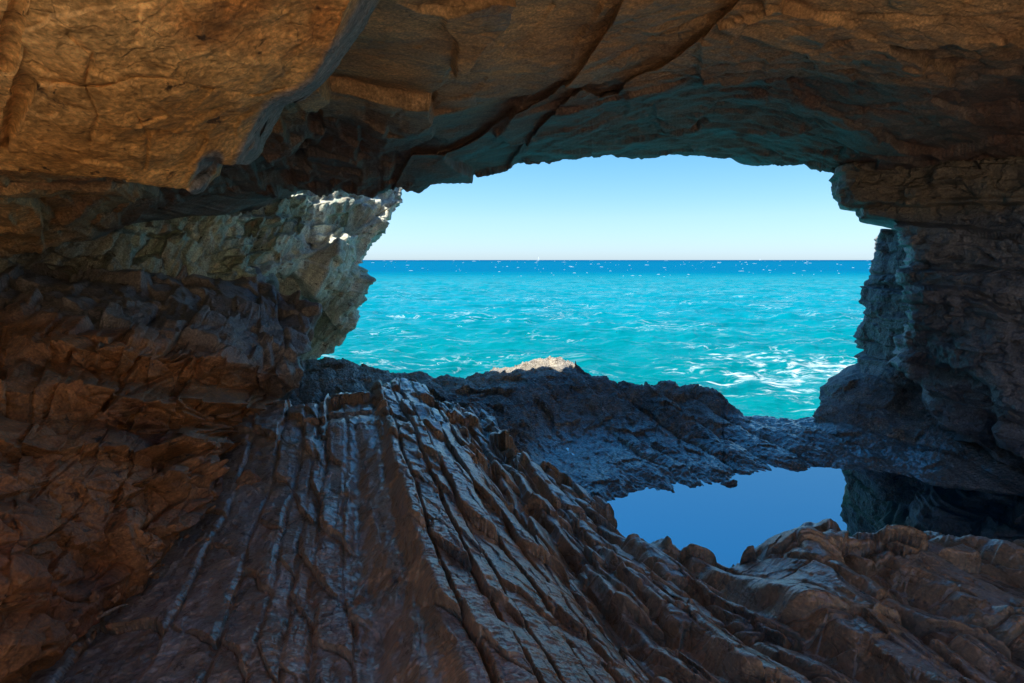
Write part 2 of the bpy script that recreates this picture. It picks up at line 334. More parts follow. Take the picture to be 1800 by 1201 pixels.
# ------------------------------------------------------------------ cave ceiling
def build_ceiling():
    nx, ny = int(1000 * RES), int(400 * RES)
    X = spaced(-900, 2700, nx, (-20, 1820))
    lip = [(-900, 520), (-300, 470), (0, 437), (80, 420), (150, 405), (250, 380), (350, 345), (450, 331), (560, 325), (640, 322), (690, 333), (735, 334), (752, 322), (775, 312), (830, 308),
           (870, 299), (915, 281), (1000, 277), (1090, 271), (1165, 266), (1250, 267), (1310, 276), (1345, 293), (1390, 297), (1450, 295), (1488, 299), (1600, 296), (1800, 293), (2100, 290), (2700, 300)]
    top = -520.
    yb = smooth_curve(lip, X, 3.0, 3, 9.)
    t = np.linspace(0, 1, ny)[:, None] ** 1.0
    t = np.where(t < 0.12, t / 0.12 * 0.62, 0.62 + (t - 0.12) / 0.88 * 0.38)      # few rows above the frame
    PX = np.repeat(X[None], ny, 0); PY = top + (yb[None] - top) * t
    T = TPS([(1165, 266, 7.5), (1488, 299, 6.6), (1800, 292, 5.9), (1800, 0, 3.2), (1290, 0, 3.25), (1400, 150, 4.7), (1000, 200, 4.9), (900, 0, 2.7), (640, 0, 2.35), (850, 150, 3.6),
             (700, 330, 6.4), (910, 282, 6.9), (500, 250, 4.7), (430, 325, 5.5), (600, 180, 3.9), (0, 430, 4.3), (0, 310, 3.4), (200, 380, 4.7), (-900, 450, 3.6), (-900, 0, 2.4), (300, -520, 1.2), (900, -520, 1.35),
             (1500, -520, 1.6), (2700, -520, 1.7), (2700, 0, 2.8), (2700, 290, 4.2), (-900, -520, 1.3), (1650, 200, 4.7), (100, 100, 2.4)])
    Z = T(PX, PY)
    # slabs that hang lower on the left of these edges
    e1 = sd(PX, PY, [(1420, -400), (1110, -40), (1068, 50), (1012, 120), (960, 168), (905, 190), (840, 240), (790, 262), (722, 268), (688, 325), (640, 420)])
    e2 = sd(PX, PY, [(1700, -400), (1330, -30), (1240, 55), (1190, 92), (1100, 134), (1085, 160), (1052, 166), (1022, 150), (948, 213), (925, 240), (885, 300), (860, 340)])
    e3 = sd(PX, PY, [(560, 150), (545, 210), (600, 235), (640, 255), (712, 262), (760, 300)])
    Z = Z * (1 + 0.05 * ss(-4, 2, -e1) * ss(-600, 0, PY) + 0.045 * ss(-3, 2, -e2) * ss(-600, 0, PY))
    del e3
    P = ray(PX, PY) * Z[..., None]
    P = fold(P, [(0, 0.10, 0.03), (0, 1.12, 0.33), (0.0, 1.5, 1.2), (0, 0.6, 3.4), (0, -3, 3.8)], True, 14, 1 + 1.2 * ss(610, 470, X))  # unseen lip pushed outward, further at left, to hold off the sun
    P = fold(P, [(0, -0.8, 0.1), (0, -2.0, 0.5), (0, -2.0, 2.2), (0, 0.5, 3.0)], False, 8)
    P = fold(P.transpose(1, 0, 2), [(2.0, 0, 0.1), (4.5, -0.3, 0.3), (4.5, 0, 3)], True, 8).transpose(1, 0, 2)  # unseen roof widened at right against sun leaks
    n = soft_normals(P, 14); f = P.reshape(-1, 3)
    wp = f + 0.12 * np.stack([fbm(f, 0.9, 3, 5), fbm(f, 0.9, 3, 6), fbm(f, 0.9, 3, 7)], -1)
    B = bed(wp)
    px, py = topx(f)
    right = ss(850, 1150, px + (py - 150) * 0.6)
    D = 0.08 * fbm(f, 1.3, 3, 1)
    D += (1 - right) * 0.085 * facet(B, (0.75, 1.4, 0.9), 11, 1.0, 1.3, 0.0, 0.03)
    D += right * 0.05 * facet(B, (1.1, 0.6, 0.8), 12, 0.9, 1.2)
    D += 0.018 * facet(B, (0.25, 0.4, 0.22), 21, 0.9, 1.1) * (0.45 + 0.55 * right)
    k, fr, th = layers(f[:, 1] * 1.0 + 0.25 * f[:, 0] + 0.35 * fbm(f, (2.2, .9, .9), 4, 31), 5, 0.06, 0.42)
    D += right * 0.05 * (rnd(k, 3) - 0.5) + right * 0.03 * (fr - 0.5)
    fb = fbm(wp, (0.28, 0.12, 0.12), 5, 41, 0.55, True)
    D += 0.010 * fb * (0.4 + right)
    lowl = ss(760, 640, px) * ss(150, 230, py)
    D += lowl * (0.07 * bricks(B, (0.5, 0.45, 0.4), 33, 1.0, 1.2) + 0.03 * facet(B, (0.2, 0.3, 0.15), 34, 1, 1.2) + 0.012 * fbm(B, (0.05, 0.3, 0.1), 4, 35, .6, True))
    # rough shelf right behind the lip on the right
    D += 0.05 * ss(1300, 1380, px) * np.where((py > 262) & (py < 330), facet(f, (0.5, 0.25, 0.12), 77, 1, .6), 0)
    D = blur(D.reshape(P.shape[:2]), 1).ravel()
    P = (f + n.reshape(-1, 3) * D[:, None]).reshape(P.shape)
    return mesh_grid('cave_ceiling', P, M_ceil)
tag(build_ceiling(), 'brown rock ceiling of the sea cave, flaky and darker towards its lip over the sea', kind='structure')

# ------------------------------------------------------------------ hanging block, upper left
def build_block():
    nx, ny = int(560 * RES), int(330 * RES)
    X = spaced(-900, 700, nx, (-20, 690))
    bot = [(-900, 380), (-200, 310), (0, 300), (60, 306), (130, 314), (200, 318), (270, 330), (345, 337), (352, 322), (366, 286), (378, 284), (430, 290), (440, 268), (462, 232), (478, 196), (492, 186),
           (530, 172), (560, 148), (585, 112), (620, 62), (645, 10), (668, -60), (700, -160)]
    yb = smooth_curve(bot, X, 1.6, 8, 9.); top = -420
    t = np.linspace(0, 1, ny)[:, None]; t = np.where(t < 0.12, t / 0.12 * 0.5, 0.5 + (t - 0.12) / 0.88 * 0.5)
    PX = np.repeat(X[None], ny, 0); PY = top + (yb[None] - top) * t
    T = TPS([(345, 335, 2.75), (0, 300, 2.25), (430, 288, 2.8), (480, 190, 2.45), (640, 0, 1.85), (0, 0, 1.5), (300, 150, 1.95), (150, 250, 2.1), (-900, 320, 2.2), (-900, -400, 1.1), (300, -400, 1.1), (700, -300, 1.3), (560, 140, 2.3)])
    Z = T(PX, PY)
    edge = sd(PX, PY, [(700, -160), (645, 10), (620, 62), (585, 112), (560, 148), (530, 170), (492, 186), (478, 196), (440, 268), (430, 292)])
    Z *= 1 + 0.22 * np.clip(1 - np.abs(edge) / 20, 0, 1) ** 0.9 * ss(-200, 0, PY)
    edge2 = sd(PX, PY, [(378, 284), (364, 288), (345, 340)]); Z *= 1 + 0.10 * ss(16, 0, np.abs(edge2))
    rec = sd(PX, PY, [(44, -40), (20, 60), (8, 120)]); Z *= 1 + 0.02 * np.exp(-(rec / 8) ** 2)
    rec = sd(PX, PY, [(48, 145), (30, 190), (10, 250)]); Z *= 1 + 0.03 * np.exp(-(rec / 9) ** 2)
    for pl, wd, am in (([(62, 150), (100, 146), (180, 150), (240, 132), (300, 132), (420, 150), (500, 145)], 3.5, 0.010), ([(150, 150), (172, 200), (160, 250)], 3, 0.006),
                       ([(240, 200), (262, 240), (255, 300)], 3, 0.007), ([(120, 60), (160, 95), (150, 140)], 4, 0.008), ([(40, 300), (110, 318), (200, 322)], 4, 0.02)):
        Z *= 1 + am * np.exp(-(sd(PX, PY, pl) / wd) ** 2)
    P = ray(PX, PY) * Z[..., None]
    P = fold(P, [(0, 0.06, 0.02), (0, 0.25, 0.12), (0.0, 0.6, 0.7), (0, 0.6, 2.0)], True, 14)
    P = fold(P, [(0, -0.8, 0.6), (0, -0.5, 2.0)], False, 8)
    n = normals(blur(P, 3)); f = P.reshape(-1, 3)
    wp = f + 0.15 * np.stack([fbm(f, 0.6, 3, 5), fbm(f, 0.6, 3, 6), fbm(f, 0.6, 3, 7)], -1)
    D = 0.035 * fbm(f, 0.7, 5, 51) + 0.012 * facet(wp, (0.7, 0.6, 0.55), 52, 0.0, 1.0, 0.0, 0.03)
    D += 0.008 * facet(wp, (0.16, 0.18, 0.14), 53, .6, 1.2) + 0.005 * fbm(f, 0.07, 4, 54, 0.6)
    D = blur(D.reshape(P.shape[:2]), 1).ravel()
    P = (f + n.reshape(-1, 3) * D[:, None]).reshape(P.shape)
    px, py = topx(P.reshape(-1, 3)); stp = np.maximum(ss(26, 12, np.abs(sd(px, py, [(700, -160), (645, 10), (620, 62), (585, 112), (560, 148), (530, 170), (492, 186), (478, 196), (440, 268), (430, 292)])) + 5 * perlin(P.reshape(-1, 3), 0.1, 7)),
                                                      ss(20, 10, np.abs(sd(px, py, [(378, 280), (364, 288), (345, 340)]))))
    return mesh_grid('hanging_rock', P, M_block, attrs={'skylight_tint': stp})  # grey edge strip paints in the skylight on the block's side
tag(build_block(), 'large smooth ochre rock block hanging from the ceiling at the upper left, nearest the camera', 'rock')

# ------------------------------------------------------------------ pale cliff beyond, left
def build_cliff():
    nx, ny = int(520 * RES), int(430 * RES)
    Y = np.linspace(296, 700, ny)
    sil = [(150, 760), (300, 740), (322, 718), (335, 700), (347, 706), (360, 696), (375, 690), (400, 668), (412, 664), (425, 654), (440, 645), (455, 640), (470, 632), (484, 630), (491, 638), (500, 634), (515, 630), (530, 626),
           (545, 620), (560, 624), (575, 622), (590, 608), (602, 598), (612, 588), (625, 572), (637, 556), (700, 500)]
    a = np.array(sil, float); xr = np.interp(Y, a[:, 0], a[:, 1]); q = np.stack([Y / 9, 0 * Y, 0 * Y + 3], -1); xr = xr + 4.0 * fbm(q, 1., 4, 9)
    xl = -700.; t = np.linspace(0, 1, nx); t = np.where(t < 0.1, t / 0.1 * 0.5, 0.5 + (t - 0.1) / 0.9 * 0.5)
    PX = xl + (xr[:, None] - xl) * t[None]; PY = np.repeat(Y[:, None], nx, 1)
    T = TPS([(690, 350, 10.6), (640, 440, 10.2), (620, 570, 10.0), (540, 635, 9.8), (560, 450, 8.9), (450, 350, 8.0), (450, 480, 7.6), (330, 400, 6.8), (200, 450, 6.0), (0, 480, 5.2), (-700, 480, 4.6), (-700, 150, 4.6),
             (0, 300, 5.2), (0, 650, 5.6), (400, 640, 8.2), (600, 200, 10.0), (300, 150, 6.5), (540, 540, 9.4), (-700, 700, 5.0)])
    Z = T(PX, PY)
    # terraces: overhanging bands
    for pl, am, wd in (([(150, 395), (350, 425), (380, 372), (470, 375), (560, 392)], 0.030, 7), ([(330, 492), (450, 478), (540, 440), (620, 412), (680, 370)], 0.035, 9),
                       ([(-20, 430), (180, 372), (330, 350), (520, 340)], 0.05, 8), ([(-50, 520), (200, 486), (330, 492), (520, 492), (560, 540)], -0.035, 10),
                       ([(450, 425), (510, 408), (560, 420)], 0.02, 5), ([(520, 345), (600, 352), (690, 352)], 0.02, 6)):
        s_ = sd(PX, PY, pl); Z *= 1 + am * (ss(-wd, wd, s_) - 0.5) * np.exp(-np.abs(s_) / 60)
    q = np.stack([PX.ravel() / 22, PY.ravel() / 22, 0 * PX.ravel()], -1); wob1 = (9 * fbm(q, 1.0, 3, 261)).reshape(PX.shape); wob2 = (9 * fbm(q, 1.0, 3, 262)).reshape(PX.shape)
    for cx, cy, wx, wy, am in ((262, 432, 22, 22, 0.05), (150, 470, 30, 14, 0.03), (430, 402, 24, 13, 0.035), (470, 420, 16, 22, 0.035), (515, 395, 18, 12, 0.035), (590, 392, 22, 14, .025), (460, 456, 26, 8, .02), (390, 465, 18, 10, .03), (60, 505, 60, 16, .05)):
        r_ = np.maximum(np.abs((PX - cx) + 0.5 * (PY - cy) + wob1) / wx, np.abs(PY - cy + 0.2 * (PX - cx) + wob2) / wy); Z *= 1 + 0.8 * am * ss(1.25, 0.75, r_)
    P = ray(PX, PY) * Z[..., None]
    P = fold(P.transpose(1, 0, 2), [(0.02, 0.12, 0), (-0.15, 0.6, 0), (-1.2, 1.6, 0), (-5, 2.5, 0)], True, 12).transpose(1, 0, 2)
    P = fold(P, [(-0.05, 0.25, 0.05), (-0.3, 1.2, 0.2), (-0.6, 3.5, 0.2)], False, 14)
    n = soft_normals(P, 22); f = P.reshape(-1, 3)
    wp = f + 0.10 * np.stack([fbm(f, 1.1, 3, 65), fbm(f, 1.1, 3, 66), fbm(f, 1.1, 3, 67)], -1)
    a1 = np.array([0.5, 0.35, 0.79]); a1 /= np.linalg.norm(a1); a2 = np.cross(a1, [0.7, -0.6, 0.1]); a2 /= np.linalg.norm(a2); a3 = np.cross(a1, a2)
    B = np.stack([wp @ a1, wp @ a2, wp @ a3], -1)
    D = 0.12 * fbm(f, 1.8, 3, 61) + 0.13 * bricks(B, (1.3, 0.7, 0.9), 62, 1.0, 1.5, 0.25, 0.015) + 0.045 * facet(B, (0.7, 0.3, 0.45), 63, 1.0, 1.4)
    D += 0.05 * bricks(B, (0.4, 0.16, 0.3), 162, 1.0, 1.2, 0.25, 0.010)
    k, fr, th = layers(B[:, 1] * 0.9 + B[:, 2] * 0.2, 8, 0.08, 0.4); D += 0.04 * (rnd(k, 9) - .5)
    k, fr, th = layers(wp[:, 2] + 0.1 * wp[:, 0] + 0.1 * fbm(f, 1.0, 3, 68), 18, 0.06, 0.5); D += 0.05 * (rnd(k, 19) - .5)
    D += 0.022 * facet(B, (0.3, 0.07, 0.12), 64, 1.0, 1.3) + 0.010 * fbm(f, 0.12, 4, 69, 0.6)
    D = blur(D.reshape(P.shape[:2]), 1).ravel()
    P = (f + n.reshape(-1, 3) * D[:, None]).reshape(P.shape)
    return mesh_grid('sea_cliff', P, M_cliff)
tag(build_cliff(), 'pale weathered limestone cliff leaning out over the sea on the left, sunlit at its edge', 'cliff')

# ------------------------------------------------------------------ left ledge
def terrace(wv, k, sharp=0.18):
    f = wv - np.floor(wv); return (np.floor(wv) + ss(0.5 - sharp, 0.5 + sharp, f) - wv) * k
def build_ledge():
    nx, ny = int(620 * RES), int(640 * RES)
    Y = np.r_[np.linspace(478, 500, int(20 * RES), endpoint=False), np.linspace(500, 1210, ny - int(60 * RES)), np.linspace(1215, 1700, int(40 * RES))]; ny = len(Y)
    sil = [(470, 520), (488, 450), (500, 478), (515, 520), (530, 545), (542, 560), (560, 556), (580, 545), (600, 538), (620, 528), (640, 518), (655, 508), (680, 492), (700, 478), (720, 462), (740, 446), (760, 438), (800, 428),
           (830, 420), (850, 405), (880, 380), (900, 352), (930, 318), (960, 280), (1010, 214), (1060, 160), (1120, 95), (1200, 10), (1300, -80), (1700, -500)]
    a = np.array(sil, float); xr = np.interp(Y, a[:, 0], a[:, 1]); q = np.stack([Y / 9, 0 * Y, 0 * Y + 5], -1); xr = xr + 4.0 * fbm(q, 1., 4, 19)
    xl = np.minimum(-900., xr - 500); t = np.linspace(0, 1, nx); t = np.where(t < 0.1, t / 0.1 * 0.62, 0.62 + (t - 0.1) / 0.9 * 0.38)
    PX = xl[:, None] + (xr - xl)[:, None] * t[None]; PY = np.repeat(Y[:, None], nx, 1)
    T = TPS([(0, 530, 4.6), (0, 490, 5.0), (300, 495, 6.2), (460, 505, 7.0), (555, 540, 6.6), (520, 640, 5.6), (450, 740, 4.7), (420, 840, 3.9), (350, 900, 3.2), (200, 1020, 2.45), (0, 1200, 1.8), (0, 1000, 1.95), (0, 800, 2.35),
             (0, 650, 3.0), (200, 600, 3.9), (400, 600, 5.0), (300, 700, 3.7), (200, 850, 2.8), (-900, 500, 2.6), (-900, 900, 1.4), (-900, 1600, 1.1), (0, 1600, 1.2), (400, 720, 4.3), (150, 720, 3.1)])
    Z = T(PX, PY)
    # stairs: dark treads seen edge on above ochre risers
    q = np.stack([PX / 70, 0 * PX, 0 * PX], -1).reshape(-1, 3)
    jit = (14 * facet(q + np.stack([0.25 * (PY.ravel() - 600) / 70, 0 * q[:, 0], 0 * q[:, 0]], -1), (1, 1, 1), 7, 1, .6)).reshape(PX.shape)
    eds = [[(-900, 520), (0, 528), (100, 530), (300, 520), (560, 500)], [(-900, 560), (0, 572), (60, 600), (135, 612), (260, 608), (340, 610), (352, 636), (430, 645), (490, 655), (560, 650)],
           [(-900, 660), (0, 672), (60, 676), (130, 670), (200, 688), (215, 692), (340, 706), (420, 712), (560, 720)], [(-900, 760), (0, 765), (100, 785), (190, 775), (300, 780), (560, 790)],
           [(-900, 850), (0, 835), (150, 832), (400, 840), (560, 850)], [(-900, 930), (0, 920), (150, 925), (560, 930)], [(-900, 1030), (560, 1030)], [(-900, 1140), (560, 1140)], [(-900, 1300), (560, 1300)]]
    E = [np.interp(PX, *np.array(e, float).T) + jit * (0.35 if i == 0 else 1) for i, e in enumerate(eds)]
    for i in range(len(E) - 1):
        g = np.clip((PY - E[i]) / (E[i + 1] - E[i]), 0, 1); am = (0.10, 0.20, 0.20, 0.13, 0.10, 0.07, 0.06, 0.05)[i]; rs = (0.3, 0.62, 0.68, 0.5, 0.5, .5, .5, .5)[i]
        Z *= 1 + am * np.where((g > 0) & (g < 1), g - np.clip((g - rs) / (1 - rs), 0, 1), 0)
    for pl in ([(130, 620), (95, 690), (60, 760)], [(255, 620), (200, 700), (130, 770)], [(345, 605), (320, 650), (215, 690), (150, 745)], [(245, 770), (230, 830), (200, 880)], [(150, 780), (110, 830), (50, 880)], [(500, 600), (460, 690), (400, 800)]):
        Z *= 1 + 0.02 * np.exp(-(sd(PX, PY, pl) / 4.0) ** 2)
    P = ray(PX, PY) * Z[..., None]
    P = fold(P.transpose(1, 0, 2), [(0.0, 0.05, -0.02), (-0.12, 0.2, -0.15), (-0.5, 0.5, -0.8), (-1.5, 0.8, -1.6)], True, 12).transpose(1, 0, 2)
    n = soft_normals(P, 28); f = P.reshape(-1, 3)
    wp = f + 0.03 * np.stack([fbm(f, 0.5, 4, 75), fbm(f, 0.5, 4, 76), fbm(f, 0.5, 4, 77)], -1)
    B = bed(wp); B[:, 0] += 0.45 * B[:, 2]; B[:, 1] += 0.2 * B[:, 0]
    near = np.clip(np.linalg.norm(f, axis=1) / 4.0, 0.4, 1.3)
    px, py = topx(f); low = ss(780, 900, py + 0.25 * px)
    D = 0.04 * fbm(f, 0.9, 4, 71)
    D += 0.10 * near * bricks(B, (0.36, 0.8, 0.7), 72, 1.0, 1.3, 0.35, 0.008) * (0.7 + 0.6 * low)
    D += 0.030 * near * bricks(B, (0.15, 0.42, 0.5), 172, 1.0, 1.2, 0.35, 0.005) * (0.5 + 0.8 * low)
    D += 0.030 * near * facet(B, (0.22, 0.5, 0.3), 73, 1.0, 1.2)
    D += 0.010 * facet(B, (0.06, 0.14, 0.05), 74, 1.0, 1.0) + 0.005 * fbm(f, 0.06, 4, 79, 0.6)
    D = blur(D.reshape(P.shape[:2]), 1).ravel()
    P = (f + n.reshape(-1, 3) * D[:, None]).reshape(P.shape)
    return mesh_grid('rock_ledge', P, M_ledge)
tag(build_ledge(), 'stepped red-brown rock ledge of cracked slanting blocks along the left side of the cave', 'rock ledge')

# ------------------------------------------------------------------ near floor: fanned ridges
def floor_relief(f):
    """height of the slabs and grooves over the smooth floor"""
    wob = 0.05 * fbm(f, (0.9, 1.6, 3), 3, 85) + 0.007 * fbm(f, 0.16, 3, 86)
    s = f @ NV + wob; t = f @ DV
    s = s + 0.014 * facet(np.stack([s, t, 0 * s], -1), (0.22, 0.38, 1), 186, 1, .6)
    s = s + 0.06 * ss(0.6, 1.0, s) * facet(np.stack([s, t, 0 * s], -1), (0.5, 0.7, 1), 185, 1, .8)
    bnd = np.array([-9, -1.6, -1.1, -0.75, -0.52, -0.36, -0.26, -0.17, -0.04, 0.20, 0.35, 0.48, 0.57, 0.73, 0.86, 1.02, 1.20, 1.42, 1.72, 1.98, 2.45, 2.8, 3.5, 4.1, 5.0, 5.8, 9.])
    k = np.clip(np.searchsorted(bnd, s) - 1, 0, len(bnd) - 2); th = bnd[k + 1] - bnd[k]; fr = (s - bnd[k]) / th
    ln = 0.28 + 1.0 * rnd(k, 81); tj = (t + 0.10 * perlin(f, 0.2, 87) + 0.3 * (fr - .5)) / ln + 9 * rnd(k, 82); j = np.floor(tj).astype(int); ft = tj - j
    o = rnd(k, 83, j); o2 = rnd(k, 84, j); o3 = rnd(k, 88, j)
    er = 0.5 + 0.45 * perlin(f, 0.12, 89)                            # uneven wear of the edges
    dl = fr * th; dr = (1 - fr) * th; dt = np.minimum(ft, 1 - ft) * ln
    big = ss(0.80, 1.15, s)                                         # broad stepped ridges on the right
    slab = ss(0.2, 0.3, s) * (1 - big); left = 1 - ss(-0.05, 0.05, s)
    H = slab * (0.065 * (o - .5) + 0.055 * ss(0.0, 0.022 * er + .006, dl) * ss(0, 0.012, dr) + 0.03 * ss(0, 0.018 * er + .004, dt) - 0.08 * (ft - .5) * ln * o3 + (o2 - .35) * 0.05 * (fr - .5))
    H += left * (0.042 * (o - .5) + 0.022 * ss(0.0, 0.025, np.minimum(dl, dr)) * ss(-.2, .3, er - .4) + 0.016 * ss(0, 0.02 * er + .004, dt) - 0.05 * (ft - .5) * o3 + (o2 - .5) * 0.08 * (fr - .5))
    rise = ss(0, 0.42 * er + 0.08, fr); fall = 1 - 0.55 * ss(0.35, 1.0, fr)
    H += big * (0.07 * (o - .5) - 0.185 + (0.04 + 0.27 * np.minimum(th, 0.55)) * rise * fall + 0.04 * ss(0, 0.03 * er + .01, dt) - 0.10 * (ft - .5) * o3)
    H += 0.13 * ss(-0.03, 0.23, s) * (1 - 0.7 * ss(3.6, 5.2, t)) + 0.04 * ss(3.6, 5.2, t) + 0.11 * ss(3.6, 5.0, t) * (1 - ss(0.0, 0.3, s)) * ss(-1.5, -0.9, s) - 0.05 * ss(0.6, 0.9, s)
    H *= 1 - 0.45 * ss(4.8, 6.4, f[:, 1]) * (1 - ss(1.2, 1.8, s))
    return H, s, t, big, slab, left
def build_floor():
    nx, ny = int(1150 * RES), int(620 * RES)
    X = spaced(-1000, 3000, nx, (120, 1820))
    crest = [(-1000, 760), (300, 720), (440, 712), (470, 722), (500, 722), (530, 730), (560, 728), (578, 706), (605, 684), (640, 684), (668, 668), (700, 662), (715, 658), (742, 664), (760, 680), (800, 690), (840, 700),
             (868, 722), (888, 760), (930, 790), (975, 812), (1010, 840), (1050, 868), (1085, 905), (1120, 928), (1160, 940), (1200, 965), (1240, 968), (1290, 980), (1312, 968), (1345, 938), (1380, 912), (1430, 895), (1470, 902),
             (1510, 925), (1560, 948), (1590, 940), (1620, 925), (1670, 930), (1720, 948), (1800, 960), (2000, 985), (3000, 1050)]
    yt = smooth_curve(crest, X, 1.5, 13, 9.)
    t = np.linspace(0, 1, ny)[:, None]; t = np.where(t > 0.93, 0.62 + (t - 0.93) / 0.07 * 0.38, t / 0.93 * 0.62)
    bot = 1300 + 0 * X
    PX = np.repeat(X[None], ny, 0)
    PY = np.where(t < 0.62, yt[None] + (bot[None] - yt[None]) * (t / 0.62), bot[None] + (1900 - bot[None]) * (t - 0.62) / 0.38)
    T = TPS([(900, 1201, 1.66), (400, 1201, 1.72), (0, 1201, 1.95), (1400, 1201, 2.0), (1800, 1201, 2.2), (1430, 895, 3.5), (1290, 980, 3.6), (1200, 965, 3.6), (1620, 925, 3.5), (1800, 960, 3.3), (1090, 895, 4.5), (1000, 830, 5.2),
             (900, 768, 5.6), (800, 697, 6.5), (715, 667, 6.6), (600, 692, 6.0), (560, 730, 5.2), (440, 715, 5.6), (450, 760, 4.7), (380, 900, 3.3), (700, 880, 3.25), (900, 800, 4.8), (1000, 900, 3.85), (1100, 1000, 3.05), (1000, 1100, 2.3),
             (500, 1000, 2.5), (700, 1000, 2.45), (850, 950, 3.0), (200, 1060, 2.5), (-1000, 1000, 2.2), (-1000, 1900, 1.0), (900, 1900, 0.85), (3000, 1900, 1.2), (3000, 1000, 2.6), (300, 720, 6.2), (1600, 1080, 2.65), (1300, 1080, 2.7)])
    P = ray(PX, PY) * T(PX, PY)[..., None]
    P = fold(P, [(0.02, 0.10, -0.04), (0.1, 0.35, -0.25), (0.2, 0.7, -1.0), (0.2, 0.9, -2.0)], False, 12)
    P = fold(P, [(0, -0.6, 0.0), (0, -2.0, 0.1), (0, -4, 0.1)], True, 8)
    f = P.reshape(-1, 3); H, s, t_, big, slab, left = floor_relief(f)
    H = H - 0.13
    wp = f + 0.06 * np.stack([fbm(f, 0.3, 3, 95), fbm(f, 0.3, 3, 96), fbm(f, 0.3, 3, 97)], -1); B = bed(wp)
    H += big * 0.065 * bricks(B, (0.28, 0.65, 2.0), 91, 1.0, 1.3, 0.25, 0.010) + (slab + .7 * left) * 0.008 * bricks(B, (0.09, 0.26, 2.0), 291, 1.0, 1.2, 0.3, 0.005) + slab * 0.010 * facet(B, (0.12, 0.3, .5), 191, 1, 1.2) + 0.009 * facet(B, (0.09, 0.22, 0.4), 92, 1, 1.2) * (0.3 + big)
    riser = ss(-0.1, 0.0, s) * (1 - ss(0.2, 0.27, s)); H += riser * 0.035 * fbm(wp, (0.10, 0.25, 0.2), 4, 93)
    # cross-grained flaky texture of the slab tops
    H += 0.0065 * (slab + 1.0 * left + 0.6 * big) * fbm(B, (0.075, 0.03, 0.1), 5, 94, 0.6, True) + 0.004 * fbm(f, 0.05, 3, 98)
    far = ss(3.8, 5.2, f[:, 1]) * ss(-1.0, -0.4, s); H += far * 0.08 * bricks(B, (0.3, 0.5, 0.6), 99, 1.0, 1.3)
    H = 0.75 * H + 0.25 * blur(H.reshape(P.shape[:2]), 1).ravel()
    f = f + np.stack([0 * H, -0.15 * H, H], -1)
    fn = normals(blur(f.reshape(P.shape), 2)).reshape(-1, 3); plane = ss(0.80, 0.93, fn[:, 2] + 0.05 * fn[:, 1] + 0.07 * fbm(f, 0.05, 3, 199))  # mask of upward faces, coloured grey to imitate sky sheen
    return mesh_grid('cave_floor', f.reshape(P.shape), M_floor, attrs={'skylight_tint': plane})
tag(build_floor(), 'wet brown rock floor of the cave, its upturned beds running as ridges towards the sea', kind='structure')

